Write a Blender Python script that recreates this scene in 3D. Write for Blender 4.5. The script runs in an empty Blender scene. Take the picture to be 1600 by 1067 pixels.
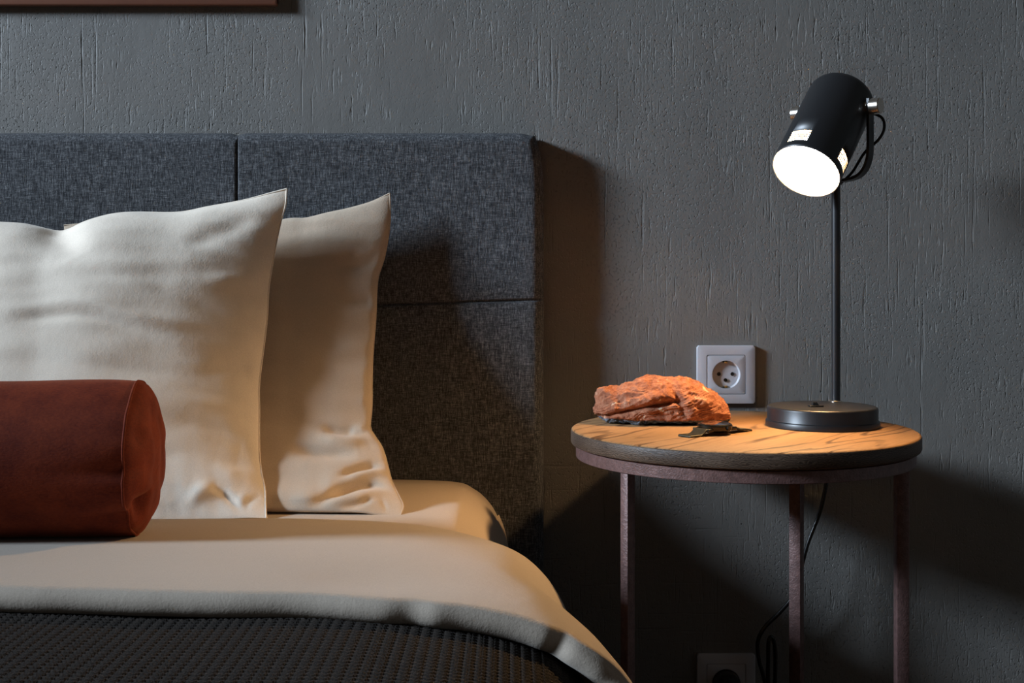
import bpy, bmesh, math, random
import numpy as np
from mathutils import Vector, Matrix, noise, Quaternion

random.seed(7)
SC = bpy.context.scene
COL = SC.collection
# ------------------------------------------------------------------ camera, world, lights
F = 1916.0; CAMY = -1.725; CAMZ = 0.74; HY = 437.0
cd = bpy.data.cameras.new('camera'); cam = bpy.data.objects.new('camera', cd); COL.objects.link(cam)
cam.location = (0, CAMY, CAMZ); cam.rotation_euler = (math.pi/2, 0, 0)
cd.sensor_width = 36; cd.lens = F/1600*36; cd.shift_y = -(533.5-HY)/1600; cd.clip_start = .01
SC.camera = cam
w = bpy.data.worlds.new('world'); SC.world = w; w.use_nodes = True
w.node_tree.nodes['Background'].inputs[0].default_value = (1, .80, .62, 1)
w.node_tree.nodes['Background'].inputs[1].default_value = 0.038
SC.view_settings.view_transform = 'Standard'; SC.view_settings.look = 'None'
SC.view_settings.exposure = 0; SC.view_settings.gamma = 1; SC.view_settings.use_curve_mapping = False

def area(name, loc, target, sx, sy, e, col):
    l = bpy.data.lights.new(name, 'AREA'); l.shape = 'RECTANGLE'; l.size = sx; l.size_y = sy
    l.energy = e; l.color = col
    o = bpy.data.objects.new(name, l); COL.objects.link(o); o.location = loc
    d = Vector(target)-Vector(loc); o.rotation_euler = d.to_track_quat('-Z', 'Z').to_euler()
    return o
TGT = Vector((-.1, -.1, .65)); DL = Vector((-.952, -.305, .39)).normalized()
area('window_daylight', TGT+DL*8.0, TGT, 1.15, 1.5, 1150, (.68, .825, 1))
BULB_E = 1080.0
BULB_C = (1, .605, .27)

# ------------------------------------------------------------------ helpers
def pix(px, py, t):
    return Vector(((px-800)/F*t, t+CAMY, CAMZ-(py-HY)/F*t))

def link(o, parent=None):
    COL.objects.link(o)
    if parent: o.parent = parent
    return o
def empty(name, loc, label, cat, group=None):
    o = bpy.data.objects.new(name, None); COL.objects.link(o); o.location = loc
    o.empty_display_size = .02
    o['label'] = label; o['category'] = cat
    if group: o['group'] = group
    bpy.context.view_layer.update()
    return o
def tag(o, label=None, cat=None, kind=None, group=None):
    if label: o['label'] = label
    if cat: o['category'] = cat
    if kind: o['kind'] = kind
    if group: o['group'] = group
    return o
def mk(name, verts, faces, mat, parent=None, smooth=True, off=None, recalc=True):
    """mesh object; verts in world space, moved into the parent's frame"""
    me = bpy.data.meshes.new(name)
    po = Vector(off) if off is not None else (root_loc(parent) if parent else Vector((0, 0, 0)))
    me.from_pydata([tuple(Vector(v)-po) for v in verts], [], faces)
    if recalc:
        bm = bmesh.new(); bm.from_mesh(me); bmesh.ops.recalc_face_normals(bm, faces=bm.faces); bm.to_mesh(me); bm.free()
    if smooth: me.polygons.foreach_set('use_smooth', [True]*len(me.polygons))
    for m in (mat if isinstance(mat, (list, tuple)) else [mat]): me.materials.append(m)
    o = bpy.data.objects.new(name, me)
    if off is not None and parent is None: o.location = po
    return link(o, parent)
def root_loc(p):
    l = Vector((0, 0, 0))
    while p is not None: l = l+p.location; p = p.parent
    return l
def frombm(name, bm, mat, parent=None, smooth=False, angle=None, off=None):
    vs = [v.co.copy() for v in bm.verts]; bm.verts.index_update()
    fs = [[v.index for v in f.verts] for f in bm.faces]; bm.free()
    o = mk(name, vs, fs, mat, parent, smooth, off)
    if angle is not None:
        o.data.polygons.foreach_set('use_smooth', [True]*len(o.data.polygons))
        o.data.set_sharp_from_angle(angle=angle)
    return o
def bevel_box(name, c, s, b, mat, parent=None, rotz=0, seg=3, off=None):
    bm = bmesh.new(); bmesh.ops.create_cube(bm, size=1)
    for v in bm.verts: v.co = Vector((v.co.x*s[0], v.co.y*s[1], v.co.z*s[2]))
    if b > 0: bmesh.ops.bevel(bm, geom=bm.edges[:], offset=b, segments=seg, affect='EDGES', profile=.5)
    bmesh.ops.transform(bm, matrix=Matrix.Translation(c) @ Matrix.Rotation(rotz, 4, 'Z'), verts=bm.verts)
    return frombm(name, bm, mat, parent, angle=math.radians(40), off=off)
def lathe(name, prof, mat, M=Matrix.Identity(4), parent=None, seg=64, angle=35, off=None, skip=None, close=False):
    """prof list of (r,z) revolved about local z, then M"""
    vs, fs = [], []; n = len(prof); ring = []
    for (r, z) in prof:
        if r < 1e-6: ring.append([len(vs)]*seg); vs.append(M @ Vector((0, 0, z)))
        else:
            ring.append(list(range(len(vs), len(vs)+seg)))
            for k in range(seg):
                a = 2*math.pi*k/seg; vs.append(M @ Vector((r*math.cos(a), r*math.sin(a), z)))
    for i in range(n-1):
        for k in range(seg):
            if skip and skip(i, k): continue
            k2 = (k+1) % seg
            f = [ring[i][k], ring[i][k2], ring[i+1][k2], ring[i+1][k]]
            g = []
            for q in f:
                if q not in g: g.append(q)
            if len(g) > 2: fs.append(g)
    o = mk(name, vs, fs, mat, parent, True, off)
    o.data.set_sharp_from_angle(angle=math.radians(angle))
    return o
def catmull(pts, n=8, closed=False):
    P = [Vector(p) for p in pts]; out = []
    m = len(P)
    for i in range(m-1 if not closed else m):
        a, b = P[i], P[(i+1) % m]
        p0 = P[i-1] if (i > 0 or closed) else a*2-b
        p3 = P[(i+2) % m] if (i+2 < m or closed) else b*2-a
        for k in range(n):
            t = k/n
            out.append(.5*((2*a)+(b-p0)*t+(2*p0-5*a+4*b-p3)*t*t+(-p0+3*a-3*b+p3)*t**3))
    if not closed: out.append(P[-1])
    return out
def tube(name, pts, r, mat, parent=None, seg=10, off=None, n=8, smoothpts=True, closed=False):
    P = catmull(pts, n, closed) if smoothpts else [Vector(p) for p in pts]
    vs, fs = [], []; m = len(P)
    nrm = None
    for i in range(m):
        t = (P[min(i+1, m-1)]-P[max(i-1, 0)]).normalized()
        if nrm is None:
            nrm = t.orthogonal().normalized()
        nrm = (nrm-t*nrm.dot(t)).normalized(); b = t.cross(nrm)
        for k in range(seg):
            a = 2*math.pi*k/seg; vs.append(P[i]+r*(nrm*math.cos(a)+b*math.sin(a)))
    for i in range(m-1):
        for k in range(seg):
            k2 = (k+1) % seg; fs.append((i*seg+k, i*seg+k2, (i+1)*seg+k2, (i+1)*seg+k))
    if not closed:
        fs.append(tuple(range(seg))[::-1]); fs.append(tuple(range((m-1)*seg, m*seg)))
    return mk(name, vs, fs, mat, parent, True, off)
def interp(x, xs, ys): return float(np.interp(x, xs, ys))
def sstep(a, b, x):
    t = min(1, max(0, (x-a)/(b-a))); return t*t*(3-2*t)

# ------------------------------------------------------------------ materials
class NT:
    def __init__(s, name, rough=.5, col=(.5, .5, .5), metal=0, spec=.5, **kw):
        s.m = bpy.data.materials.new(name); s.m.use_nodes = True; s.t = s.m.node_tree
        s.b = s.t.nodes['Principled BSDF']
        s.b.inputs['Base Color'].default_value = (*col, 1); s.b.inputs['Roughness'].default_value = rough
        s.b.inputs['Metallic'].default_value = metal; s.b.inputs['Specular IOR Level'].default_value = spec
        for k, v in kw.items(): s.b.inputs[k.replace('_', ' ')].default_value = v
        s.tc = None
    def n(s, typ, ins={}, **at):
        nd = s.t.nodes.new(typ)
        for k, v in at.items(): setattr(nd, k, v)
        for k, v in ins.items():
            if isinstance(v, bpy.types.NodeSocket): s.t.links.new(v, nd.inputs[k])
            else: nd.inputs[k].default_value = v
        return nd
    def co(s, scale=(1, 1, 1), rot=(0, 0, 0), loc=(0, 0, 0)):
        if not s.tc: s.tc = s.n('ShaderNodeTexCoord').outputs['Object']
        return s.n('ShaderNodeMapping', {'Vector': s.tc, 'Scale': scale, 'Rotation': rot, 'Location': loc}).outputs[0]
    def noise(s, vec, scale=5, detail=3, rough=.5, dist=0):
        return s.n('ShaderNodeTexNoise', {'Vector': vec, 'Scale': scale, 'Detail': detail, 'Roughness': rough, 'Distortion': dist}).outputs['Fac']
    def vor(s, vec, scale=5, feat='F1'):
        return s.n('ShaderNodeTexVoronoi', {'Vector': vec, 'Scale': scale}, feature=feat).outputs['Distance']
    def math(s, op, a, b=0.0, c=0.0):
        return s.n('ShaderNodeMath', {0: a, 1: b, 2: c}, operation=op).outputs[0]
    def mr(s, v, a, b, c=0.0, d=1.0):
        return s.n('ShaderNodeMapRange', {'Value': v, 'From Min': a, 'From Max': b, 'To Min': c, 'To Max': d}).outputs[0]
    def ramp(s, v, stops):
        r = s.n('ShaderNodeValToRGB', {'Fac': v}); e = r.color_ramp.elements
        while len(e) > 1: e.remove(e[0])
        e[0].position = stops[0][0]; e[0].color = (*stops[0][1], 1)
        for p, c in stops[1:]:
            q = e.new(p); q.color = (*c, 1)
        return r.outputs[0]
    def mix(s, f, a, b):
        nd = s.t.nodes.new('ShaderNodeMix'); nd.data_type = 'RGBA'
        for i, v in ((0, f), (6, a), (7, b)):
            if isinstance(v, bpy.types.NodeSocket): s.t.links.new(v, nd.inputs[i])
            else: nd.inputs[i].default_value = (*v, 1) if isinstance(v, tuple) and len(v) == 3 else v
        return nd.outputs[2]
    def base(s, c): s.t.links.new(c, s.b.inputs['Base Color'])
    def rough(s, c): s.t.links.new(c, s.b.inputs['Roughness'])
    def bump(s, h, dist, strength=1.0):
        b = s.n('ShaderNodeBump', {'Height': h, 'Distance': dist, 'Strength': strength})
        s.t.links.new(b.outputs[0], s.b.inputs['Normal'])

def m_wall():
    m = NT('grey_plaster', .62, (.17, .17, .165), spec=.35)
    big = m.noise(m.co((1, 1, .6)), 4.5, 3, .55)
    mid = m.noise(m.co((1, 1, .8), loc=(3, 0, 1)), 11, 3, .6)
    mask = m.mr(big, .42, .6)
    maskb = m.mr(mid, .45, .62)
    # small pits and torn specks
    p1 = m.noise(m.co((1, 1, .7)), 330, 2, .6, .4)
    pits = m.mr(p1, .56, .68)
    pits = m.math('MULTIPLY', pits, m.math('ADD', m.math('MULTIPLY', mask, .92), .08))
    dots = m.mr(m.noise(m.co((1, 1, .8), loc=(5, 2, 1)), 190, 2, .5), .70, .76)
    # vertical trowel scratches
    sc = m.noise(m.co((1, 1, .035)), 150, 3, .6)
    scr = m.math('MULTIPLY', m.mr(sc, .60, .70), m.mr(m.noise(m.co((1, 1, .3), loc=(1, 0, 4)), 9, 3, .6), .46, .62))
    sc2 = m.noise(m.co((1, 1, .10), loc=(7, 0, 0)), 260, 2, .6, .2)
    scr2 = m.math('MULTIPLY', m.mr(sc2, .58, .68), maskb)
    # a few horizontal drags near the floor
    hz = m.noise(m.co((.06, 1, 1), loc=(0, 0, 9)), 120, 3, .6)
    xyz = m.n('ShaderNodeSeparateXYZ', {0: m.tc})
    low = m.math('MULTIPLY', m.mr(xyz.outputs[2], .55, .3), m.mr(xyz.outputs[0], .4, .1))
    hzz = m.math('MULTIPLY', m.mr(hz, .58, .7), low)
    h = m.math('MULTIPLY', pits, -.85)
    for q, k in ((dots, -1.0), (scr, -.9), (scr2, -.6), (hzz, -.8)):
        h = m.math('MULTIPLY_ADD', q, k, h)
    h = m.math('MULTIPLY_ADD', m.noise(m.co(), 60, 4, .6), .22, h)
    h = m.math('MULTIPLY_ADD', m.noise(m.co((1, 1, .5)), 12, 3, .5), 1.0, h)
    m.bump(h, .0019, .85)
    c = m.ramp(m.noise(m.co((1, 1, .6)), 6, 5, .6), [(.3, (.165, .158, .146)), (.7, (.205, .196, .180))])
    c = m.mix(m.mr(m.noise(m.co((.6, 1, 1.6), loc=(4, 4, 4)), 3, 2), .45, .65), c, (.195, .180, .162))
    # dots and vertical scratches mixed towards a darker grey
    c = m.mix(m.math('MULTIPLY', m.math('ADD', dots, scr), .35), c, (.06, .06, .058))
    m.base(c)
    return m.m
def m_fabric():
    m = NT('melange_upholstery', .9, spec=.15)
    a = m.noise(m.co((1, 1, .13)), 760, 2, .7)
    b = m.noise(m.co((.13, 1, 1), loc=(2, 2, 2)), 760, 2, .7)
    g = m.noise(m.co(), 700, 2, .6)
    s = m.math('ADD', m.math('MULTIPLY', a, .45), m.math('MULTIPLY', b, .33)); s = m.math('MULTIPLY_ADD', g, .22, s)
    c = m.ramp(s, [(.38, (.024, .025, .028)), (.48, (.066, .068, .073)), (.56, (.135, .138, .145)), (.66, (.28, .285, .29))])
    m.base(c)
    wx = m.n('ShaderNodeTexWave', {'Vector': m.co(), 'Scale': 330.0}, wave_type='BANDS', bands_direction='X').outputs['Fac']
    h = m.math('MULTIPLY_ADD', s, 2.0, m.math('MULTIPLY', wx, .1))
    m.bump(h, .0010, .7)
    return m.m
def m_linen(name, col, bump=.0006, rough=.85, sheen=.15):
    m = NT(name, rough, col, spec=.2, Sheen_Weight=sheen)
    a = m.noise(m.co(), 500, 2, .6); b = m.noise(m.co(), 55, 3, .55)
    c = m.mix(m.mr(m.noise(m.co(), 900, 2, .6), .35, .65), tuple(x*.93 for x in col), tuple(min(1, x*1.05) for x in col))
    m.base(c)
    m.bump(m.math('MULTIPLY_ADD', b, 1.5, m.math('MULTIPLY', a, .6)), bump, .6)
    return m.m
def m_velvet():
    m = NT('rust_velvet', .75, (.28, .045, .018), spec=.15, Sheen_Weight=.18, Sheen_Roughness=.35)
    m.b.inputs['Sheen Tint'].default_value = (.9, .35, .2, 1)
    n1 = m.noise(m.co((1, 1, 1)), 28, 4, .65)
    n2 = m.noise(m.co((.5, 1, 1)), 600, 2, .6)
    s = m.math('MULTIPLY_ADD', n2, .35, m.math('MULTIPLY', n1, .65))
    m.base(m.ramp(s, [(.35, (.10, .014, .007)), (.65, (.20, .034, .012))]))
    m.bump(s, .0012, .5)
    return m.m
def m_wood(name, dark=False, ang=52):
    m = NT(name, .6, spec=.22)
    r = math.radians(ang)
    co = m.co((1, 1, 1), rot=(0, 0, -r))
    st = m.n('ShaderNodeMapping', {'Vector': co, 'Scale': (.17, 1, 1)}).outputs[0]
    warp = m.noise(st, 13, 1.2, .4)
    w1 = m.n('ShaderNodeTexNoise', {'Vector': st, 'Scale': 42.0, 'Detail': 2.0, 'Roughness': .5, 'Distortion': .9}).outputs['Fac']
    rings = m.math('SINE', m.math('MULTIPLY', m.math('MULTIPLY_ADD', warp, 3.0, m.math('MULTIPLY', w1, .22)), 25.0))
    lines = m.mr(rings, .62, .98)
    msk = m.mr(m.noise(st, 26, 3, .6), .38, .56)
    lines = m.math('MULTIPLY', lines, msk)
    fine = m.noise(m.n('ShaderNodeMapping', {'Vector': co, 'Scale': (.06, 1, 1)}).outputs[0], 420, 3, .6)
    k = .34 if dark else 1.0
    tone = m.noise(st, 9, 2, .5)
    c = m.ramp(tone, [(.3, (.27*k, .145*k, .06*k)), (.7, (.38*k, .215*k, .10*k))])
    c = m.mix(m.mr(fine, .5, .75, 0, .45), c, (.13*k, .06*k, .025*k))
    c = m.mix(m.math('MULTIPLY', lines, .85), c, (.05*k, .02*k, .009*k))
    m.base(c)
    m.bump(m.math('MULTIPLY_ADD', lines, -1.0, m.math('MULTIPLY', fine, .5)), .0005, .6)
    return m.m
def m_rim():
    m = NT('oak_edge_grain', .5, spec=.35)
    co = m.co((1, 1, 1), rot=(0, .35, 0))
    v = m.n('ShaderNodeTexWave', {'Vector': m.co((1, 1, 1.7)), 'Scale': 95.0, 'Distortion': 14.0, 'Detail': 2.0, 'Detail Scale': 1.2}, wave_type='BANDS', bands_direction='Z').outputs['Fac']
    b = m.noise(co, 14, 3, .5)
    c = m.ramp(m.math('MULTIPLY_ADD', v, .35, m.math('MULTIPLY', b, .65)), [(.3, (.04, .025, .017)), (.6, (.10, .067, .046)), (.8, (.14, .098, .070))])
    m.base(c); m.bump(v, .0002, .4)
    return m.m
def m_rock():
    m = NT('red_sandstone', .8, spec=.25)
    n1 = m.noise(m.co((1, 1, 1.6)), 40, 5, .65); n2 = m.noise(m.co(), 190, 4, .65)
    c = m.ramp(m.math('MULTIPLY_ADD', n2, .5, m.math('MULTIPLY', n1, .5)),
               [(.32, (.13, .035, .018)), (.46, (.31, .11, .055)), (.58, (.40, .165, .09)), (.70, (.52, .32, .21))])
    pale = m.mr(m.noise(m.co(loc=(3, 1, 2)), 60, 4, .6), .64, .7)
    c = m.mix(pale, c, (.62, .48, .34))
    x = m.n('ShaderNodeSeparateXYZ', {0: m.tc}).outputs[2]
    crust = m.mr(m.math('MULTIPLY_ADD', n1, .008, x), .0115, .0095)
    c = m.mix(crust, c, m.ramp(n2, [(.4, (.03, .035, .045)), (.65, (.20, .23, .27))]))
    m.base(c)
    m.bump(m.math('MULTIPLY_ADD', n1, 2.0, n2), .0022, .9)
    return m.m
def m_metal(name, col, rough=.45, bump=.0005):
    m = NT(name, rough, col, metal=.2, spec=.45)
    n = m.noise(m.co(), 420, 2, .6)
    m.base(m.mix(m.mr(m.noise(m.co(), 130, 3, .6), .4, .65), tuple(x*.8 for x in col), tuple(min(1, x*1.15) for x in col)))
    m.bump(n, bump, .8); return m.m
def m_plain(name, col, rough=.4, metal=0, spec=.5, var=.06, **kw):
    m = NT(name, rough, col, metal, spec, **kw)
    m.base(m.mix(m.noise(m.co(), 60, 3), tuple(x*(1-var) for x in col), tuple(min(1, x*(1+var)) for x in col)))
    return m.m
def m_knit():
    m = NT('dark_knit', .92, (.016, .0135, .012), spec=.12, Sheen_Weight=.05)
    n = m.noise(m.co(), 900, 3, .7)
    m.base(m.ramp(n, [(.35, (.011, .009, .0075)), (.6, (.030, .023, .018)), (.72, (.07, .058, .048))]))
    m.bump(n, .0008, .7); return m.m
def m_emit(name, col, s):
    m = NT(name, .5); m.b.inputs['Emission Color'].default_value = (*col, 1); m.b.inputs['Emission Strength'].default_value = s
    m.b.inputs['Base Color'].default_value = (.9, .9, .9, 1); return m.m

M = dict(
    wall=m_wall(), fabric=m_fabric(),
    linen=m_linen('beige_sateen', (.47, .40, .325)), pillow=m_linen('pale_sateen', (.87, .755, .62)),
    pillow_b=m_linen('beige_sateen_pillow', (.58, .46, .345)), sheet=m_linen('beige_sheet', (.48, .385, .29)),
    velvet=m_velvet(), wood=m_wood('oak_top'), rim=m_rim(), rock=m_rock(),
    copper=m_metal('mauve_brown_steel', (.155, .088, .080), .42, .0007), knit=m_knit(),
    white=m_plain('white_plastic', (.50, .50, .53), .3, var=.02), hole=m_plain('dark_hole', (.015, .014, .013), .6),
    black=m_plain('black_paint', (.013, .013, .014), .38, spec=.5), blackp=m_plain('black_plastic', (.012, .012, .012), .35),
    cord=m_plain('black_cord', (.006, .006, .006), .25), chrome=m_plain('brushed_chrome', (.75, .68, .6), .25, 1),
    inner=m_plain('white_enamel', (.9, .88, .85), .4), brass=m_plain('brass', (.75, .5, .2), .3, 1),
    enamel=m_plain('inner_enamel', (.34, .33, .31), .5),
    bulb=m_emit('bulb_glow', BULB_C, BULB_E), frame=m_plain('copper_frame', (.34, .15, .10), .35, .5),
    art=m_plain('picture_backing', (.2, .11, .09), .6), floor=m_wood('floor_boards', True, 0),
    glass=m_plain('watch_glass', (.008, .007, .007), .06, spec=.8), steel=m_plain('dark_watch_steel', (.055, .047, .034), .22, .9),
    mesh=m_plain('woven_strap', (.09, .078, .052), .4, .7), thread=m_plain('seam_thread', (.05, .05, .055), .9),
)

# ------------------------------------------------------------------ room
def quadbox(name, lo, hi, mat, kind='structure'):
    c = [(a+b)/2 for a, b in zip(lo, hi)]; s = [b-a for a, b in zip(lo, hi)]
    o = bevel_box(name, c, s, 0, mat); return tag(o, kind=kind)
quadbox('wall_back', (-3.14, 0, 0), (2.4, .12, 2.7), M['wall'])
quadbox('floor', (-3.14, -4.2, -.1), (2.4, .12, 0), M['floor'])
# added unseen left wall around the daylight window; high sill shades the bedding
WX0, WX1, WS, WT, WA, WB = -3.14, -3.0, 1.61, 2.60, -2.75, -.35
quadbox('added_wall_left', (WX0, -4.2, 0), (WX1, .12, WS), M['wall'])
quadbox('added_wall_left', (WX0, -4.2, WT), (WX1, .12, 3.0), M['wall'])
quadbox('added_wall_left', (WX0, WB, WS), (WX1, .12, WT), M['wall'])
quadbox('added_wall_left', (WX0, -4.2, WS), (WX1, WA, WT), M['wall'])
win = tag(bevel_box('window_1', (-3.07, (WA+WB)/2, WS+.02), (.06, WB-WA, .04), .003, M['white']), kind='structure')
for c_, s_ in (((-3.07, (WA+WB)/2, WT-.02), (.06, WB-WA, .04)), ((-3.07, WA+.02, (WS+WT)/2), (.06, .04, WT-WS-.08)), ((-3.07, WB-.02, (WS+WT)/2), (.06, .04, WT-WS-.08))):
    bevel_box('window_frame', c_, s_, .003, M['white'], win)
quadbox('wall_right', (2.4, -4.2, 0), (2.52, .12, 2.7), M['wall'])

# ------------------------------------------------------------------ bed with headboard
HB_T = .040
bed = empty('bed', (-.80, -1.0, 0), 'upholstered bed with blue-grey fabric headboard of stitched panels against grey wall', 'bed')
base = bevel_box('bed_base', (-.80, -1.075, .19), (1.56, 1.99, .20), .015, M['fabric'], bed)
for sx in (-1.5, -.1):
    for sy in (-.25, -1.95):
        lathe('leg', [(0, 0), (.018, 0), (.025, .09), (0, .09)], M['black'], Matrix.Translation((sx, sy, 0)), bed, seg=16)
# headboard: padded panels side by side, each with a rolled edge
HT = .943; XR = .0445; PW = .4225
core = bevel_box('headboard', (XR-2*PW, -.011, .50), (4*PW-.03, .018, .84), .004, M['fabric'], bed)
def hb_panel(x0, x1, outer_r, outer_l):
    nx, nz = 90, 200; vs, fs = [], []
    zb = .08
    seam_z = .7075
    def prof(d, r):  # rounding of depth at distance d from an edge
        if d >= r: return 0
        return r-math.sqrt(max(0, r*r-(r-d)**2))
    rr = .017 if outer_r else .0035; rl = .017 if outer_l else .0035
    zs = sorted(set([zb+(HT-zb)*i/nz for i in range(nz+1)]+[seam_z-.014+.0006*q for q in range(42)]
                    +[HT-.02*(1-math.cos(k*math.pi/20)) for k in range(10)]))
    def cl(i, n, r0, r1):
        return i
    us = []
    for k in range(9): us.append((x0+rl*(1-math.cos(k/8*math.pi/2))))
    for k in range(1, nx): us.append(x0+rl+(x1-rr-x0-rl)*k/nx)
    for k in range(9): us.append(x1-rr*(1-math.cos((8-k)/8*math.pi/2)))
    for z in zs:
        for x in us:
            d = prof(x1-x, rr)+prof(x-x0, rl)
            d = max(d, prof(HT-z, .016))
            # stitched horizontal seam with soft pull
            sz = seam_z-.0085+.0135*((x-x0)/(x1-x0))
            dz = z-sz
            pull = .0022*math.exp(-(dz/.012)**2)+.0040*math.exp(-(dz/.0016)**2)
            y = -HB_T+d+pull*(1 if d < .01 else .4)
            y += .0012*(noise.noise(Vector((x*9, z*9, 3.3))))
            xx = x
            # top corners are pulled in where the cloth is folded
            if outer_r and x > x1-.05:
                k = sstep(x1-.05, x1, x); xx -= k*.012*math.exp(-((HT-z)/.03)**1.3)
            zz = z
            if outer_r: zz -= .0035*sstep(x1-.03, x1, x)*sstep(HT-.03, HT, z)
            if not outer_r: zz -= .003*sstep(x1-.012, x1, x)*sstep(HT-.03, HT, z)
            if not outer_l: zz -= .002*sstep(x0+.010, x0, x)*sstep(HT-.03, HT, z)
            if not outer_l: zz += .0
            vs.append((xx, y, zz))
    W = len(us); H = len(zs)
    for j in range(H-1):
        for i in range(W-1):
            fs.append((j*W+i, j*W+i+1, (j+1)*W+i+1, (j+1)*W+i))
    # sides and top run back to the wall
    border = [j*W for j in range(H)][::-1]+[i for i in range(1, W)]+[j*W+W-1 for j in range(1, H)]+[(H-1)*W+i for i in range(W-2, 0, -1)]
    b0 = len(vs)
    for q in border: vs.append((vs[q][0], -.003, vs[q][2]))
    n = len(border)
    for k in range(n):
        fs.append((border[k], border[(k+1) % n], b0+(k+1) % n, b0+k))
    fs.append(tuple(range(b0, b0+n)))
    return mk('panel', vs, fs, M['fabric'], core)
for k in range(4):
    hb_panel(XR-(k+1)*PW+.0006, XR-k*PW-.0006, k == 0, k == 3)

# mattress in its fitted sheet
def sweep_x(name, prof, ys, mat, off=None, zoff=None, parent=None, label=None):
    """closed profile (x,z) swept along y"""
    vs, fs = [], []; n = len(prof)
    for y in ys:
        for (x, z) in prof:
            dz = zoff(x, y, z) if zoff else 0
            vs.append((x, y, z+dz))
    for j in range(len(ys)-1):
        for i in range(n):
            i2 = (i+1) % n; fs.append((j*n+i, j*n+i2, (j+1)*n+i2, (j+1)*n+i))
    fs.append(tuple(range(n))); fs.append(tuple(range((len(ys)-1)*n, len(ys)*n)))
    return mk(name, vs, fs, mat, parent, True, off)
mp = catmull([(-.40, 0, .472), (-.20, 0, .4725), (-.085, 0, .4705), (-.052, 0, .4600), (-.030, 0, .440), (-.016, 0, .414), (-.008, 0, .390), (-.004, 0, .36), (-.006, 0, .32), (-.02, 0, .298)], 6)
mprof = [(-1.58, .298), (-1.59, .36), (-1.57, .45), (-1.5, .472)]+[(-1.5+1.1*k/20, .472) for k in range(1, 20)]+[(p.x, p.z) for p in mp]
ys = [-.0425-.022*(1-math.cos(k/8*math.pi/2)) for k in range(9)]+[-.0645-.02*k for k in range(1, 99)]
def mz(x, y, z):
    e = sstep(-.13, -.0425, y)
    return -.0065*e*(1 if z > .42 else 0)+.0010*noise.noise(Vector((x*7, y*7, 0)))
mat_o = sweep_x('mattress', mprof, ys, M['sheet'], off=(-.8, -1.05, .298), zoff=mz)
tag(mat_o, 'thick mattress under a smooth beige fitted sheet, against the headboard', 'mattress')

# ------------------------------------------------------------------ duvet fold and knitted blanket
RP = [(-1.60, .47), (-1.3, .488), (-.70, .488), (-.40, .488), (-.25, .4878), (-.136, .4852), (-.068, .477), (0, .456), (.034, .429), (.056, .392), (.071, .345), (.080, .300), (.086, .25), (.088, .20)]
FP = [(-1.60, .48), (-1.3, .497), (-.70, .497), (-.40, .497), (-.25, .4968), (-.145, .4945), (-.085, .4915), (-.035, .4865), (.012, .4760), (.042, .4640), (.076, .443), (.101, .411), (.123, .365), (.138, .31)]
def resamp(P, n=26):
    return catmull([(x, 0, z) for x, z in P], n)
RPs, FPs = resamp(RP), resamp(FP)
def prof_at(k, y):
    f = sstep(-.42, -.74, y)
    return RPs[k].lerp(FPs[k], f)
def prof_n(k, y):
    n = len(RPs); a = prof_at(max(0, k-2), y); b = prof_at(min(n-1, k+2), y); t = (b-a).normalized()
    return Vector((-t.z, 0, t.x))
def make_duvet():
    # closed cross-section in (y, offset below the top surface)
    n = len(RPs); vs, fs = [], []
    R = .0108
    y0, y1 = -.372, -.752
    sec = []
    for k in range(10):      # thin rear edge
        a = math.pi/2*(1-k/9); sec.append((y0-.006+.006*math.sin(a), -.006-.0+.006*math.cos(a)))
    m = 46
    for k in range(1, m): sec.append((y0-.006+(y1+.006-y0)*k/m, 0))
    nroll = 22
    for k in range(nroll+1):
        a = math.pi*1.02*k/nroll; sec.append((y1-R*math.sin(a), -R+R*math.cos(a)))
    for k in range(1, 24): sec.append((y1+(y0-.012-y1)*k/24, -2*R+(.0)*k/24))
    S = len(sec)
    for k in range(n):
        nn0 = prof_n(k, -.55)
        for j, (y, o) in enumerate(sec):
            p = prof_at(k, y); nn = prof_n(k, y)
            x = p.x
            front = sstep(-.60, -.755, y)
            # the folded edge runs slightly askew, with a few kinks
            yy = y + front*(-.016*sstep(-.5, .05, x) + .007*noise.noise(Vector((x*11, 1.7, 0))))
            kx = -.078
            kin = math.exp(-((x-kx)/.014)**2); kin2 = math.exp(-((x-kx-.02)/.012)**2)
            yy += front*(.0030*kin-.0015*kin2)
            kk = math.exp(-((x-.040)/.008)**2)+.6*math.exp(-((x-.085)/.009)**2)
            yy += front*.005*kk
            rear = sstep(-.44, -.372, y)
            oo = o - .0125*rear + .0016*noise.noise(Vector((x*6, y*14, 2)))
            if o < -.015 and y > -.735: oo += .004
            oo -= .0045*front*math.exp(-((x+.13)/.05)**2)*sstep(-.75,-.70,y)
            # long soft wrinkles on the hanging side
            side = sstep(.0, .08, x)
            oo += side*.0022*math.sin((p.z*14+y*38))*(1 if o > -.002 else 0)
            q = Vector((p.x, yy, p.z))+nn*oo
            vs.append(q)
    for k in range(n-1):
        for j in range(S):
            j2 = (j+1) % S; fs.append((k*S+j, k*S+j2, (k+1)*S+j2, (k+1)*S+j))
    fs.append(tuple(range(S))); fs.append(tuple(range((n-1)*S, n*S)))
    o = mk('duvet', vs, fs, M['linen'], None, True, (-.5, -.56, .47))
    return tag(o, 'beige duvet with its top end folded back over the dark blanket', 'duvet')
make_duvet()

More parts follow.
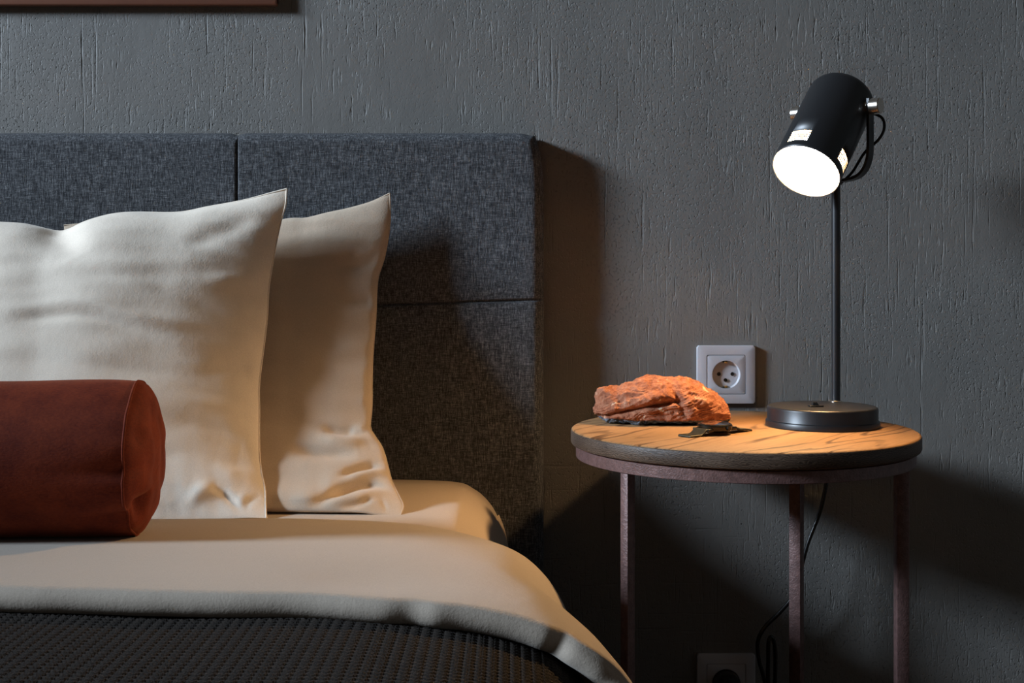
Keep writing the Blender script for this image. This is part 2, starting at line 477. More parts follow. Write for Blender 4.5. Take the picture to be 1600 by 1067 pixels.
BP = [(-1.60, .455), (-1.3, .474), (-.70, .4755), (-.40, .4755), (-.25, .4752), (-.145, .4735), (-.085, .4705), (-.030, .4640), (.010, .4530), (.036, .4380), (.060, .405), (.085, .36), (.105, .30), (.115, .24)]
def make_blanket():
    BPs = resamp(BP, 12)
    # arc-length table
    L = [0]
    for a, b in zip(BPs, BPs[1:]): L.append(L[-1]+(b-a).length)
    L = np.array(L); X = np.array([p.x for p in BPs]); Z = np.array([p.z for p in BPs])
    s_of = lambda x: float(np.interp(x, X, L))
    s0, s1 = s_of(-.56), s_of(.10)
    ss = np.concatenate([np.arange(0, s0, .02), np.arange(s0, s1, .00125), np.arange(s1, L[-1], .01)])
    ys = np.concatenate([np.arange(-.715, -.935, -.00125), np.arange(-.935, -2.0, -.02)])
    xs = np.interp(ss, L, X); zs = np.interp(ss, L, Z)
    tx = np.gradient(xs, ss); tz = np.gradient(zs, ss); nx, nz = -tz, tx
    S, Y = np.meshgrid(ss, ys)
    cw, rh = .0086, .0072       # stitch column width and row height
    u = S/cw; uu = u-np.floor(u)
    half = np.where(uu < .5, uu*2, (uu-.5)*2)        # position across one leg of the V
    sgn = np.where(uu < .5, 1., -1.)
    v = Y/rh + sgn*(half-.5)*.55 
    h = np.sqrt(np.clip(1-(2*half-1)**2, 0, 1))*.35 + .65*np.cos(2*np.pi*v)*np.clip(1-(2*half-1)**4, 0, 1)
    fine = ((S > s0+.01) & (S < s1-.01) & (Y > -.93))
    H = np.where(fine, h*.0019, .0008)
    # slow sag
    H = H + .0012*np.sin(S*23+Y*9)
    PX = xs[None, :]+nx[None, :]*H; PZ = zs[None, :]+nz[None, :]*H
    nyy, nss = S.shape
    top = np.stack([PX, Y, PZ], -1).reshape(-1, 3)
    vs = [tuple(p) for p in top]
    idx = np.arange(nyy*nss).reshape(nyy, nss)
    fs = np.stack([idx[:-1, :-1], idx[:-1, 1:], idx[1:, 1:], idx[1:, :-1]], -1).reshape(-1, 4).tolist()
    # underside along the border gives the blanket its thickness
    border = list(idx[0, :])+list(idx[1:, -1])+list(idx[-1, -2::-1])+list(idx[-2:0:-1, 0])
    b0 = len(vs)
    for q in border:
        p = vs[q]; j = q % nss
        vs.append((p[0]-nx[j]*.004, p[1], p[2]-nz[j]*.004))
    n = len(border)
    for k in range(n): fs.append((int(border[k]), int(border[(k+1) % n]), b0+(k+1) % n, b0+k))
    o = mk('blanket', vs, fs, M['knit'], None, True, (-.5, -1.3, .46), recalc=False)
    return tag(o, 'dark brown-black knitted blanket spread over the bed in the foreground', 'blanket')
make_blanket()

# ------------------------------------------------------------------ pillows
def poly_d(px, py, pts):
    best = 1e9; bt = 0; n = len(pts)-1
    for i in range(n):
        ax, ay = pts[i]; bx, by = pts[i+1]; dx, dy = bx-ax, by-ay
        t = ((px-ax)*dx+(py-ay)*dy)/(dx*dx+dy*dy); t = min(1, max(0, t))
        d = math.hypot(px-ax-t*dx, py-ay-t*dy)
        if d < best: best = d; bt = (i+t)/n
    return best, bt
def dens(P):
    return [(q.x, q.y) for q in catmull([(a, b, 0) for a, b in P], 6)]
def make_pillow(name, top, right, bottom, left, tb, tt, front, back, folds, mat, label, wr, seed, nu=170, nv=170, pw=.5, lp=1.0):
    def curve(pts):
        P = catmull([(a, b, 0) for a, b in pts], 12)
        L = [0]
        for a, b in zip(P, P[1:]): L.append(L[-1]+(b-a).length)
        L = np.array(L)/L[-1]; X = np.array([p.x for p in P]); Y = np.array([p.y for p in P])
        return lambda s: (float(np.interp(s, L, X)), float(np.interp(s, L, Y)))
    folds = [(dens(P), a, w_) for P, a, w_ in folds]
    T, R_, B, L_ = curve(top), curve(right), curve(bottom), curve(left)   # top/bottom run left to right; sides run bottom to top
    c00, c10, c01, c11 = B(0), B(1), T(0), T(1)
    def pt(u, v):
        b = B(u); t = T(u); l = L_(v); r = R_(v)
        x = (1-v)*b[0]+v*t[0]+(1-u)*l[0]+u*r[0]-((1-u)*(1-v)*c00[0]+u*(1-v)*c10[0]+(1-u)*v*c01[0]+u*v*c11[0])
        y = (1-v)*b[1]+v*t[1]+(1-u)*l[1]+u*r[1]-((1-u)*(1-v)*c00[1]+u*(1-v)*c10[1]+(1-u)*v*c01[1]+u*v*c11[1])
        return x, y
    def sp(k, n):
        return .5-.5*math.cos(math.pi*k/n)
    fr, bk = [], []
    nrm = Vector((0, -1, .0)) ; lean = math.atan2((tt-tb), .38); nrm = Vector((0, -math.cos(lean), math.sin(lean)))
    rim = []
    for j in range(nv+1):
        for i in range(nu+1):
            u, v = sp(i, nu), sp(j, nv)
            x, y = pt(u, v); t = tb+(tt-tb)*(1-(1-v)**lp)
            p = pix(x, y, t)
            a = max(0, 1-abs(2*u-1)**2.1); b = max(0, 1-abs(2*v-1)**2.4)
            f = (a*b)**pw
            q = min(1, (a*b)*9)
            d = wr*(noise.noise(Vector((x*.0045+seed, y*.021, seed)))*1.0+.55*noise.noise(Vector((x*.012, y*.045+seed, 4+seed))))
            # puckers that fan in from the seam
            er = math.exp(-(1-u)/.10); d += er*.0022*noise.noise(Vector((y*.055, seed*3, 1)))
            eb = math.exp(-v/.08); d += eb*.0030*noise.noise(Vector((x*.045, seed*5, 2)))
            for (pts, amp, wd) in folds:
                ds, tt_ = poly_d(x, y, pts)
                if ds < 4*wd:
                    d += amp*math.exp(-(ds/wd)**2)*sstep(-.12, .35, min(tt_, 1-tt_))
            fr.append(p+nrm*(front*f+d*q))
            bk.append(p-nrm*(back*f))
    W = nu+1; vs = list(fr); m = {}
    fs = []
    for j in range(nv):
        for i in range(nu): fs.append((j*W+i, j*W+i+1, (j+1)*W+i+1, (j+1)*W+i))
    for j in range(nv+1):
        for i in range(nu+1):
            if i in (0, nu) or j in (0, nv): m[(i, j)] = j*W+i
            else: m[(i, j)] = len(vs); vs.append(bk[j*W+i])
    for j in range(nv):
        for i in range(nu): fs.append((m[(i, j)], m[(i, j+1)], m[(i+1, j+1)], m[(i+1, j)]))
    cen = fr[0].lerp(fr[nu], .5); cen = Vector((cen.x, cen.y, .472))
    o = mk(name, vs, fs, mat, None, True, cen)
    tag(o, label, 'pillow')
    # stitched seam along the open side and the top
    idx = [nu+W*j for j in range(0, nv+1, 2)]+[W*nv+i for i in range(nu-2, -1, -2)]
    tube('seam', [vs[k] for k in idx], .0011, mat, o, seg=6, smoothpts=False)
    return o

folds_b = [([(505, 680), (535, 683), (568, 683)], -.0075, 7), ([(495, 693), (540, 697), (575, 692)], .004, 8),
           ([(455, 712), (505, 718), (562, 716)], -.008, 9), ([(578, 672), (560, 678), (548, 690)], .003, 5),
           ([(528, 757), (560, 741), (604, 730)], -.0085, 6), ([(520, 762), (550, 750), (592, 742), (606, 745)], .005, 6),
           ([(488, 796), (540, 772), (574, 763), (613, 765)], -.010, 6), ([(500, 800), (545, 785), (585, 776), (612, 776)], .005, 7),
           ([(530, 800), (562, 792), (584, 783)], -.008, 4.5), ([(604, 805), (603, 795), (596, 784)], -.006, 4),
           ([(450, 790), (500, 778), (530, 760)], .003, 12), ([(600, 400), (570, 420), (520, 430)], -.003, 9),
           ([(588, 470), (560, 480), (530, 478)], -.0025, 9), ([(585, 560), (560, 556), (520, 560)], .002, 9)]
make_pillow('pillow', top=[(100, 352), (200, 345), (300, 348), (390, 352), (451, 342), (478, 341), (511, 333), (544, 326), (576, 317), (595, 309), (609, 302)],
            right=[(626, 805), (630, 790), (622, 772), (612, 751), (606, 729), (598, 701), (587, 683), (579, 670), (579, 655), (581, 633), (582, 563), (587, 497), (590, 438), (601, 400), (609, 351), (609, 302)],
            bottom=[(80, 800), (300, 798), (500, 800), (560, 801), (600, 806), (626, 805)],
            left=[(80, 800), (110, 600), (100, 352)], tb=1.398, tt=1.655, front=.032, back=.03, folds=folds_b, mat=M['pillow_b'],
            label='beige pillow leaning on the headboard, behind the paler front pillow', wr=.0032, seed=3.1, pw=.5, lp=2.4)
folds_f = [([(300, 415), (350, 385), (410, 345)], -.004, 16), ([(330, 470), (380, 455), (420, 450)], .0035, 12),
           ([(120, 470), (220, 478), (300, 470)], -.003, 14), ([(60, 545), (160, 530), (260, 548), (330, 545)], .004, 11),
           ([(60, 560), (160, 549), (250, 563)], -.004, 9), ([(240, 490), (300, 500), (380, 520)], -.003, 10),
           ([(345, 775), (368, 790), (378, 806)], -.007, 7), ([(385, 806), (390, 790), (404, 780), (414, 778)], -.006, 5),
           ([(372, 800), (380, 785), (392, 776)], .004, 6), ([(300, 800), (320, 780), (345, 770)], .004, 9),
           ([(270, 745), (330, 738), (385, 752)], .003, 12), ([(260, 700), (330, 690), (390, 700)], -.0025, 12),
           ([(330, 610), (370, 590), (406, 590)], -.0025, 9), ([(92, 360), (112, 400), (150, 450)], -.009, 26)]
make_pillow('pillow', top=[(-320, 300), (-220, 325), (-100, 340), (0, 348), (43, 351), (88, 361), (112, 358), (163, 339), (207, 332), (277, 332), (326, 323), (380, 313), (425, 301), (448, 295)],
            right=[(416, 809), (415, 790), (414, 765), (408, 735), (405, 700), (405, 640), (405, 600), (411, 550), (417, 500), (420, 450), (428, 400), (438, 350), (446, 320), (448, 295)],
            bottom=[(-300, 815), (0, 812), (200, 815), (330, 812), (380, 809), (416, 809)],
            left=[(-300, 815), (-270, 560), (-320, 300)], tb=1.366, tt=1.600, front=.100, back=.010, folds=folds_f, mat=M['pillow'],
            label='pale cream pillow standing in front, behind the rust bolster', wr=.0042, seed=8.4, nu=210, pw=.78, lp=2.2)

# ------------------------------------------------------------------ rust bolster
def make_bolster():
    r = .0760; cx, cy, cz = -.368, -.513, .4890+.0760; th = math.radians(4.5)
    ax = Vector((math.cos(th), math.sin(th), 0)); bx = Vector((-math.sin(th), math.cos(th), 0)); Zv = Vector((0, 0, 1))
    C = Vector((cx, cy, cz)); seg = 128
    def ringpt(s, a, rr, w=1):
        z = math.sin(a)*rr; 
        p = C+ax*s+bx*(math.cos(a)*rr)+Zv*z
        if p.z < .4885: p.z = .4885+(p.z-.4885)*.05
        return p
    vs, fs = [], []; Ls = .62; N = 200
    svals = [-Ls+Ls*k/N for k in range(N+1)]
    for s in svals:
        for k in range(seg):
            a = 2*math.pi*k/seg
            e = math.exp(s/.018)
            rr = r*(1-.028*e)
            rr += .0016*noise.noise(Vector((s*8, math.cos(a)*1.5, math.sin(a)*1.5)))
            g = math.exp(s/.035)      # tucks at the end seam
            rr += g*.0045*noise.noise(Vector((s*6, math.cos(a)*3.3, math.sin(a)*3.3+5)))
            for (aa, amp, wd) in ((math.radians(183), -.006, .10), (math.radians(222), -.008, .11), (math.radians(205), .003, .1)):
                da = (a-aa+math.pi) % (2*math.pi)-math.pi
                rr += amp*math.exp(-(da/wd)**2)*math.exp(s/.03)
            vs.append(ringpt(s, a, rr))
    for j in range(N):
        for k in range(seg):
            k2 = (k+1) % seg; fs.append((j*seg+k, j*seg+k2, (j+1)*seg+k2, (j+1)*seg+k))
    fs.append(tuple(range(seg)))
    seamring = [vs[N*seg+k].copy() for k in range(seg)]
    o = mk('bolster_cushion', vs, fs, M['velvet'], None, True, Vector((cx-.3, cy, .4885)))
    tag(o, 'rust-orange velvet bolster cushion lying on the duvet in front of the pale pillow', 'cushion')
    # puffed end panel
    vs, fs = [], []; m = 28
    for j in range(m+1):
        f = 1-j/m
        for k in range(seg):
            a = 2*math.pi*k/seg
            base = C.lerp(seamring[k], 1)
            cen = C.copy()
            p = cen.lerp(base, f)
            bul = .020*(1-f**2.4)**.62 if f < 1 else 0
            bul += .003*noise.noise(Vector((math.cos(a)*f*3, math.sin(a)*f*3, 7)))*(1-f**4)
            for (aa, amp) in ((math.radians(222), -.009), (math.radians(150), -.003)):
                da = (a-aa+math.pi) % (2*math.pi)-math.pi
                bul += amp*math.exp(-(da/.22)**2)*math.exp(-((f-.82)/.12)**2)
            vs.append(p+ax*bul)
    for j in range(m):
        for k in range(seg):
            k2 = (k+1) % seg; fs.append((j*seg+k, j*seg+k2, (j+1)*seg+k2, (j+1)*seg+k))
    mk('end_panel', vs, fs, M['velvet'], o)
    tube('piping', [p*1.0 for p in seamring[::2]]+[seamring[0]], .0014, M['velvet'], o, seg=6, smoothpts=False)
make_bolster()

# ------------------------------------------------------------------ picture frame
pf = empty('picture_frame', (-.95, -.012, 1.122), 'slim copper-brown picture frame hanging on the wall above the headboard', 'picture')
x1 = -.3285; x0 = -1.55; z0 = 1.1235; z1 = 1.85
bevel_box('frame_rail', ((x0+x1)/2, -.007, z0+.009), (x1-x0, .012, .018), .002, M['frame'], pf)
bevel_box('frame_rail', ((x0+x1)/2, -.007, z1-.009), (x1-x0, .012, .018), .002, M['frame'], pf)
bevel_box('frame_rail', (x1-.009, -.007, (z0+z1)/2), (.018, .0116, z1-z0-.004), .002, M['frame'], pf)
bevel_box('frame_rail', (x0+.009, -.007, (z0+z1)/2), (.018, .0116, z1-z0-.004), .002, M['frame'], pf)
bevel_box('picture_panel', ((x0+x1)/2, -.005, (z0+z1)/2), (x1-x0-.02, .006, z1-z0-.02), 0, M['art'], pf)

# ------------------------------------------------------------------ side table
TX, TY, TZ, TR = .2815, -.2245, .558, .2093
tab = empty('side_table', (TX, TY, 0), 'round side table with oak top and mauve-brown steel ring and legs', 'table')
vs_prof = [(0, TZ-.0192), (TR-.004, TZ-.0192), (TR-.0012, TZ-.0182), (TR, TZ-.016), (TR, TZ-.004), (TR-.001, TZ-.0016), (TR-.0035, TZ), (0, TZ)]
top = lathe('tabletop', vs_prof, [M['wood'], M['rim']], Matrix.Translation((TX, TY, 0)), tab, seg=160)
for p in top.data.polygons:
    if abs(p.normal.z) < .8: p.material_index = 1
RR = .2030
lathe('ring', [(RR-.014, TZ-.0207), (RR-.0006, TZ-.0207), (RR, TZ-.0213), (RR, TZ-.0340), (RR-.0006, TZ-.0346), (RR-.014, TZ-.0346), (RR-.014, TZ-.0207)], M['copper'], Matrix.Translation((TX, TY, 0)), tab, seg=160)
lathe('spacer', [(RR-.03, TZ-.0192), (RR-.008, TZ-.0192), (RR-.008, TZ-.0208), (RR-.03, TZ-.0208), (RR-.03, TZ-.0192)], M['hole'], Matrix.Translation((TX, TY, 0)), tab, seg=96)
def leg(phi, s=.0145, r=RR-.008, rot=None):
    a = math.radians(phi); c = (TX+r*math.sin(a), TY-r*math.cos(a), (TZ-.0346)/2)
    bevel_box('leg', c, (s, s, TZ-.0346), .0009, M['copper'], tab, rotz=a if rot is None else math.radians(rot), seg=2)
leg(-51, .0118); leg(90, .0150); leg(147.5, .0158)

# ------------------------------------------------------------------ desk lamp
BX, BY = .387, -.195
lamp = empty('desk_lamp', (BX, BY, TZ), 'black metal desk lamp with lit cylinder shade standing on the side table', 'lamp')
Mb = Matrix.Translation((BX, BY, TZ))
lathe('base', [(0, 0), (.0685, 0), (.0695, .0008), (.0695, .0062), (.0690, .0072), (.0676, .0075), (.0672, .0082), (.0672, .0222), (.0668, .0236), (.0655, .0246), (.0640, .0249), (0, .0250)], M['black'], Mb, lamp, seg=128, angle=50)
PX, PY = .4173, -.145
Mp = Matrix.Translation((PX, PY, TZ))
pole = lathe('pole', [(0, .0245), (.0056, .0245), (.0056, .313), (0, .313)], M['black'], Mp, lamp, seg=32)
lathe('collar', [(.0058, .0248), (.0080, .0248), (.0080, .0258), (.0070, .0266), (.0058, .0266)], M['chrome'], Mp, pole, seg=32)
sx, sy = BX-.011, BY-.012
sw = bevel_box('switch', (sx, sy, TZ+.0258), (.017, .010, .002), .0005, M['blackp'], lamp, rotz=.12)
vs = [Vector(v) for v in ((-.0035, -.004, 0), (.0045, -.004, 0), (.0045, .004, 0), (-.0035, .004, 0), (-.0030, -.0038, .0042), (.0015, -.0038, .0042), (.0015, .0038, .0042), (-.0030, .0038, .0042))]
mk('rocker', [v+Vector((sx-.001, sy, TZ+.0266)) for v in vs], [(0, 1, 2, 3), (4, 5, 6, 7), (0, 1, 5, 4), (1, 2, 6, 5), (2, 3, 7, 6), (3, 0, 4, 7)], M['blackp'], sw, smooth=False)
# head frame
P0 = Vector((PX, PY, .9585)); A = Vector((-.455, -.515, -.727)).normalized()
U = Vector((.742, -.67, 0)).normalized(); V = A.cross(U).normalized()
tocam = (Vector((0, CAMY, CAMZ))-P0).normalized()
nc = (tocam-A*tocam.dot(A)).normalized()
SX = nc; SYv = A.cross(SX).normalized()
Mh = Matrix((( SX.x, SYv.x, A.x, P0.x), (SX.y, SYv.y, A.y, P0.y), (SX.z, SYv.z, A.z, P0.z), (0, 0, 0, 1)))
SR = .0432; Z0, Z1 = -.034, .1165
prof = [(0, Z0), (.012, Z0+.0002)]
for k in range(9):
    a = math.pi/2*k/8; prof.append((SR-.017+.017*math.sin(a), Z0+.0005+.017*(1-math.cos(a))))
prof += [(SR, z) for z in (.0, .03, .06, .0875)]
nslot0 = len(prof)-1
zz = .0875
slots = []
for k in range(5):
    slots.append(len(prof)-1); zz += .0027; prof.append((SR, zz)); zz += .0011; prof.append((SR, zz))
prof += [(SR, .112), (SR, Z1)]
SEG = 120
# direction of the slot groups around the shade
def skip(i, k):
    if i not in slots: return False
    ang = (k+.5)*360/SEG
    for c0 in (-39, 57):
        # screen-left is -SYv or +SYv
        if abs((ang*SGN-c0+180) % 360-180) < 19: return True
    return False
SGN = 1 if SYv.x > 0 else -1
shade = lathe('lamp_shade', prof, [M['black'], M['enamel']], Mh, lamp, seg=SEG, angle=60, skip=skip)
so = shade.modifiers.new('wall', 'SOLIDIFY'); so.thickness = .0011; so.offset = -1; so.material_offset = 1; so.material_offset_rim = 1
so.use_rim = True
bulb = lathe('light_bulb', [(0, .030), (.012, .031), (.0125, .045), (.0165, .058), (.0190, .067), (.0195, .074), (.0180, .080), (.0130, .0845), (.006, .0868), (0, .0872)], M['bulb'], Mh, lamp, seg=48, angle=60)
lathe('socket', [(0, -.02), (.017, -.02), (.017, .030), (0, .030)], M['inner'], Mh, lamp, seg=32)
# pivot knobs and yoke
def yk(s, z): return P0+U*s+Vector((0, 0, z))
def knob(s0, s1):
    sg = 1 if s1 > 0 else -1
    Mx = Matrix.Translation(P0) @ (U*sg).to_track_quat('Z', 'Y').to_matrix().to_4x4()
    a, b = abs(s0), abs(s1)
    lathe('knob', [(0, a), (.0098, a), (.0102, a+.0006), (.0102, b-.0010), (.0092, b), (0, b)], M['chrome'], Mx, lamp, seg=40, angle=30)
    lathe('washer', [(0, SR-.001), (.0085, SR-.001), (.0085, SR+.0022), (0, SR+.0022)], M['chrome'], Mx, lamp, seg=32)
knob(.0485, .0615); knob(-.0485, -.0615)
path = [(.0470, .010), (.0470, -.02), (.0470, -.052), (.0455, -.066), (.040, -.079), (.031, -.087), (.018, -.0905), (0, -.0915)]
full = path+[(-a, b) for a, b in path[-2::-1]]
cp = catmull([(a, 0, b) for a, b in full], 6)
nv_ = Vector((-U.y, U.x, 0))
vs, fs = [], []
for i, p in enumerate(cp):
    t = (cp[min(i+1, len(cp)-1)]-cp[max(i-1, 0)]).normalized(); nn = Vector((-t.z, 0, t.x))
    for (wd, th) in ((-.0068, -.0018), (.0068, -.0018), (.0068, .0018), (-.0068, .0018)):
        q = p+nn*th; vs.append(P0+U*q.x+Vector((0, 0, q.z))+nv_*wd)
for i in range(len(cp)-1):
    for k in range(4):
        k2 = (k+1) % 4; fs.append((i*4+k, i*4+k2, (i+1)*4+k2, (i+1)*4+k))
fs += [(0, 1, 2, 3), tuple(range(len(vs)-4, len(vs)))]
yo = mk('yoke', vs, fs, M['black'], lamp, smooth=True); yo.data.set_sharp_from_angle(angle=math.radians(40))
lathe('pole_cap', [(0, .304), (.0075, .304), (.0075, .3085), (0, .3085)], M['black'], Mp, lamp, seg=24)
# lead from the head to the pole
b0 = nv_ if nv_.y > 0 else -nv_
tube('head_lead', [P0+U*.036+b0*.030+Vector((0, 0, -.004)), P0+U*.050+b0*.028+Vector((0, 0, -.012)), P0+U*.0555+b0*.022+Vector((0, 0, -.026)), P0+U*.050+b0*.018+Vector((0, 0, -.040)), P0+U*.034+b0*.012+Vector((0, 0, -.056)),
                    P0+U*.018+b0*.010+Vector((0, 0, -.080)), P0+U*.004+b0*.006+Vector((0, 0, -.094))], .0019, M['cord'], lamp)
# mains cord
YC = 1.692
cord = tube('power_cord', [(BX+.035, BY+.052, TZ+.006), (.432, -.12, TZ+.0032), (.4385, -.082, TZ+.0032), (.4415, -.060, TZ-.006), (.4460, -.045, TZ-.03), pix(1303, 700, YC+.005), pix(1291, 757, YC), pix(1281, 800, YC), pix(1262, 850, YC), pix(1250, 895, YC), pix(1240, 930, YC), pix(1218, 957, YC),
                           pix(1195, 980, YC), pix(1184, 1003, YC), pix(1186, 1032, YC), pix(1194, 1062, YC), pix(1203, 1120, YC), pix(1206, 1150, YC), pix(1209, 1120, YC), pix(1211, 1060, YC), pix(1211, 1015, YC), pix(1206, 996, YC-.003), pix(1201, 1003, YC-.006), pix(1200, 1040, YC-.006), pix(1198, 1120, YC-.006),
                           pix(1180, 1165, YC-.006), pix(1150, 1160, YC-.01), pix(1137, 1120, YC-.012), pix(1133, 1085, YC-.006)], .0028, M['cord'], lamp, n=10)

# ------------------------------------------------------------------ wall sockets
def make_socket(cx, cz, label, plug=False):
    s = .0818
    r = empty('wall_socket', (cx, 0, cz), label, 'socket', 'white square wall sockets')
    def ringbox(nm, o, i, y0, y1, b, mat, rnd_inner=False):
        vs, fs = [], []
        n = 96
        def sq(a, h, rc):   # rounded square point
            c, s_ = math.cos(a), math.sin(a); p = 60
            k = (abs(c)**p+abs(s_)**p)**(-1/p); return c*k*h, s_*k*h
        loops = []
        def add(f, y):
            loops.append(len(vs))
            for k in range(n):
                a = 2*math.pi*(k+.5)/n; x, z = f(a); vs.append((cx+x, y, cz+z))
        outer = lambda h: (lambda a: sq(a, h, True))
        inner = (lambda a: (math.cos(a)*i, math.sin(a)*i)) if rnd_inner else (lambda a: sq(a, i, True))
        add(outer(o), y0); add(outer(o), y1+b); add(outer(o-b*.4), y1+b*.3); add(outer(o-b), y1); add(inner, y1); add(inner, y0)
        for L_ in range(5):
            for k in range(n):
                k2 = (k+1) % n; fs.append((loops[L_]+k, loops[L_]+k2, loops[L_+1]+k2, loops[L_+1]+k))
        for k in range(n):
            k2 = (k+1) % n; fs.append((loops[5]+k, loops[5]+k2, loops[0]+k2, loops[0]+k))
        ob = mk(nm, vs, fs, mat, r); ob.data.set_sharp_from_angle(angle=math.radians(35)); return ob
    ringbox('cover_frame', s/2, .0276, -.0005, -.0068, .0008, M['white'])
    ringbox('socket_plate', .0271, .0197, -.0005, -.0064, .0006, M['white'], True)
    Mw = Matrix.Translation((cx, 0, cz)) @ Matrix.Rotation(math.pi/2, 4, 'X')     # local z points to the room (-y)
    well = lathe('socket_well', [(.0200, .0064), (.0197, .0058), (.0190, .0022), (.0182, .0014), (0, .0014)], M['white'], Mw, r, seg=64, angle=40)
    for sx_ in (-1, 1):
        Mq = Matrix.Translation((cx+sx_*.0095, 0, cz+.0005)) @ Matrix.Rotation(math.pi/2, 4, 'X')
        h = lathe('pin_hole', [(.0027, .0015), (.0027, .0024), (.0020, .0024), (.0018, .0018), (0, .0018)], M['hole'], Mq, well, seg=24)
    Mq = Matrix.Translation((cx-.0002, 0, cz-.0080)) @ Matrix.Rotation(math.pi/2, 4, 'X')
    lathe('screw', [(0, .0015), (.0027, .0015), (.0024, .0028), (0, .0030)], M['steel'], Mq, well, seg=24)
    for sz_ in (-1, 1):
        bevel_box('earth_clip', (cx, -.003, cz+sz_*.0170), (.0042, .006, .0024), .0004, M['brass'], well)
        bevel_box('clip_slot', (cx-.0012, -.0012, cz+sz_*.0178), (.0065, .0075, .0020), .0003, M['hole'], well)
    return r
make_socket(.3002, .607, 'white square wall socket behind the red rock, nothing plugged in')
make_socket(.3002, .1745, 'white wall socket low under the table with a black plug in it', True)
Mw = Matrix.Translation((.3002, 0, .1745)) @ Matrix.Rotation(math.pi/2, 4, 'X')
plug = lathe('plug', [(0, -.006), (.0180, -.006), (.0183, .010), (.0188, .016), (.0182, .024), (.0150, .034), (.0085, .040), (0, .041)], M['blackp'], Mw, cord, seg=48, angle=40)
bevel_box('plug_grip', (.3002, -.036, .1745), (.020, .016, .0055), .002, M['blackp'], cord)

# ------------------------------------------------------------------ red rock
def make_rock():
    bm = bmesh.new(); bmesh.ops.create_icosphere(bm, subdivisions=7, radius=1)
    t0 = 1.572
    x0 = pix(930, 640, t0).x; x1 = pix(1141, 640, t0).x; cx = (x0+x1)/2; hw = (x1-x0)/2
    yc = t0+CAMY; hd = .046
    tops = [(930, 622), (934, 608), (944, 604), (962, 605), (985, 597), (1008, 589), (1035, 588), (1065, 591), (1092, 599), (1113, 612), (1130, 628), (1139, 640), (1141, 650)]
    tx = np.array([pix(a, b, t0).x for a, b in tops]); tz = np.array([pix(a, b, t0).z for a, b in tops])
    for v in bm.verts:
        d = v.co.copy()
        p = 2.6
        k = (abs(d.x)**p+abs(d.y)**p+abs(d.z)**p)**(-1/p); q = d*k
        X = cx+q.x*hw*.985
        h = float(np.interp(X, tx, tz))-TZ
        ex = abs(q.x)
        hb = .016+.0*ex
        zc = h*.42
        if q.z >= 0:
            # height follows the outline; scale so the crest reaches it
            mx = max(.25, (1-ex**p)**(1/p))
            Z = zc+(h-zc)*min(1, q.z/mx)
        else:
            Z = zc*(1+q.z)
            Z = zc+zc*max(-1, q.z*1.35)
        Y = yc+q.y*hd*(1-.12*sstep(.2, .06, h))
        Y -= .010*(1-max(0, q.z))*(-q.y if q.y < 0 else 0)   # lower front juts out
        P = Vector((X, Y, TZ+Z))
        n = Vector((q.x/hw, q.y/hd, q.z/(h*.6))).normalized()
        s = Vector((X*1.0, Y, Z*1.6))
        r1 = 1-abs(noise.noise(s*24+Vector((3, 1, 7))))*2
        r2 = 1-abs(noise.noise(s*62+Vector((9, 3, 1))))*2
        r3 = noise.noise(s*150); r4 = noise.noise(s*330)
        # bedding layers that dip to the left
        u = (Z*1.0-(X-cx)*.32)*260+noise.noise(s*30)*3.2
        st = (u-math.floor(u)); st = abs(st-.5)*2
        dd = .0042*(r1-.45)+.0022*(r2-.4)+.0011*r3+.0006*r4+.0011*(st-.5)
        fr = max(0, -n.y+.3)
        # main cleft running down to the left under the overhang
        lx = (P.x-cx)
        zl = .0285+.16*(lx+.005)-.9*(lx-.012)**2
        if lx < .018:
            g = math.exp(-((Z-zl)/.0030)**2)*sstep(.020, .006, lx)
            dd -= .0085*g*min(1, fr*1.5)
            dd += .0050*min(1, fr)*math.exp(-((Z-zl-.008)/.006)**2)*sstep(.016, -.02, lx)
        # edge that drops from the crest
        g2 = math.exp(-((lx-.018+.35*(Z-.02))/.004)**2)*sstep(.008, .02, Z)*sstep(.05, .035, Z)
        dd -= .0045*g2*min(1, fr*1.4)
        P += n*dd
        P.z = max(P.z, TZ+.0004+.0012*max(0, r3))
        v.co = P
    o = frombm('red_rock', bm, M['rock'], None, True, off=(cx, yc, TZ))
    tag(o, 'rough orange-red rock with a dark crusty underside lying on the side table', 'rock')
make_rock()

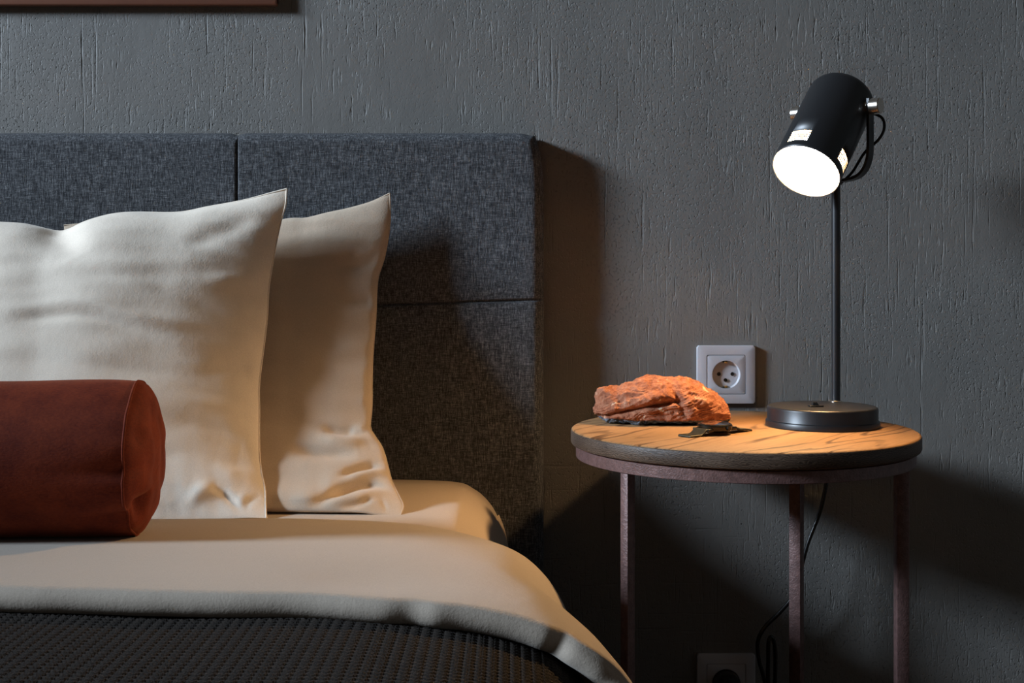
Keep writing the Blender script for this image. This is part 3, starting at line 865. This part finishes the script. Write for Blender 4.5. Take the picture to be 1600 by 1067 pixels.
# ------------------------------------------------------------------ wristwatch
def make_watch():
    c = Vector((pix(1117, 680, 1.447).x, 1.447+CAMY, TZ)); ang = math.radians(37)
    o = empty('wristwatch', c, 'dark wristwatch with mesh strap lying open in front of the red rock', 'watch')
    tilt = Matrix.Rotation(math.radians(2.0), 4, 'X')
    Mc = Matrix.Translation(c+Vector((0, 0, .0038))) @ tilt
    case = lathe('case', [(0, 0), (.0165, 0), (.0195, .0022), (.0205, .0045), (.0205, .0070), (.0195, .0086), (.0180, .0092), (.0172, .0088)], M['steel'], Mc, o, seg=64, angle=30)
    lathe('watch_glass', [(.0172, .0086), (.0166, .0093), (0, .0096)], M['glass'], Mc, o, seg=64)
    d = Vector((math.cos(ang), math.sin(ang), 0)); n = Vector((-d.y, d.x, 0))
    lathe('crown', [(0, 0), (.0026, 0), (.0026, .004), (0, .004)], M['steel'], Matrix.Translation(c-n*.0235+Vector((0, 0, .0085))) @ (n).to_track_quat('Z', 'Y').to_matrix().to_4x4(), o, seg=20)
    for sd in (-1, 1):
        for sn in (-1, 1):
            q = c+d*sd*.0195+n*sn*.0115+Vector((0, 0, .0062))
            bevel_box('lug', q, (.009, .0032, .0045), .001, M['steel'], o, rotz=ang)
    def strap(sd, Ln, name, sag, mat, wd=.010):
        vs, fs = [], []; N = 120
        for i in range(N+1):
            f = i/N; s = sd*(.0205+Ln*f)
            z = .0060*(1-sstep(0, .45, f))+.0014+sag*math.sin(f*math.pi)
            for j in range(13):
                w_ = (j/12*2-1)*wd
                zz = z+.00028*(math.sin(i*math.pi*.6)*math.cos(j*math.pi))
                vs.append(c+d*s+n*w_+Vector((0, 0, zz+.0009)))
        b = len(vs)
        for v in vs[:b]: vs.append(v-Vector((0, 0, .0019)))
        for i in range(N):
            for j in range(12):
                q = (i*13+j, i*13+j+1, (i+1)*13+j+1, (i+1)*13+j); fs.append(q); fs.append(tuple(b+k for k in q[::-1]))
        br = [i*13 for i in range(N+1)]+[N*13+j for j in range(1, 13)]+[i*13+12 for i in range(N-1, -1, -1)]+[j for j in range(11, 0, -1)]
        for k in range(len(br)):
            a, e = br[k], br[(k+1) % len(br)]; fs.append((a, e, b+e, b+a))
        return mk(name, vs, fs, mat, o)
    strap(-1, .030, 'strap', .0, M['mesh'])
    strap(1, .033, 'strap', .0022, M['blackp'])
    return o
make_watch()
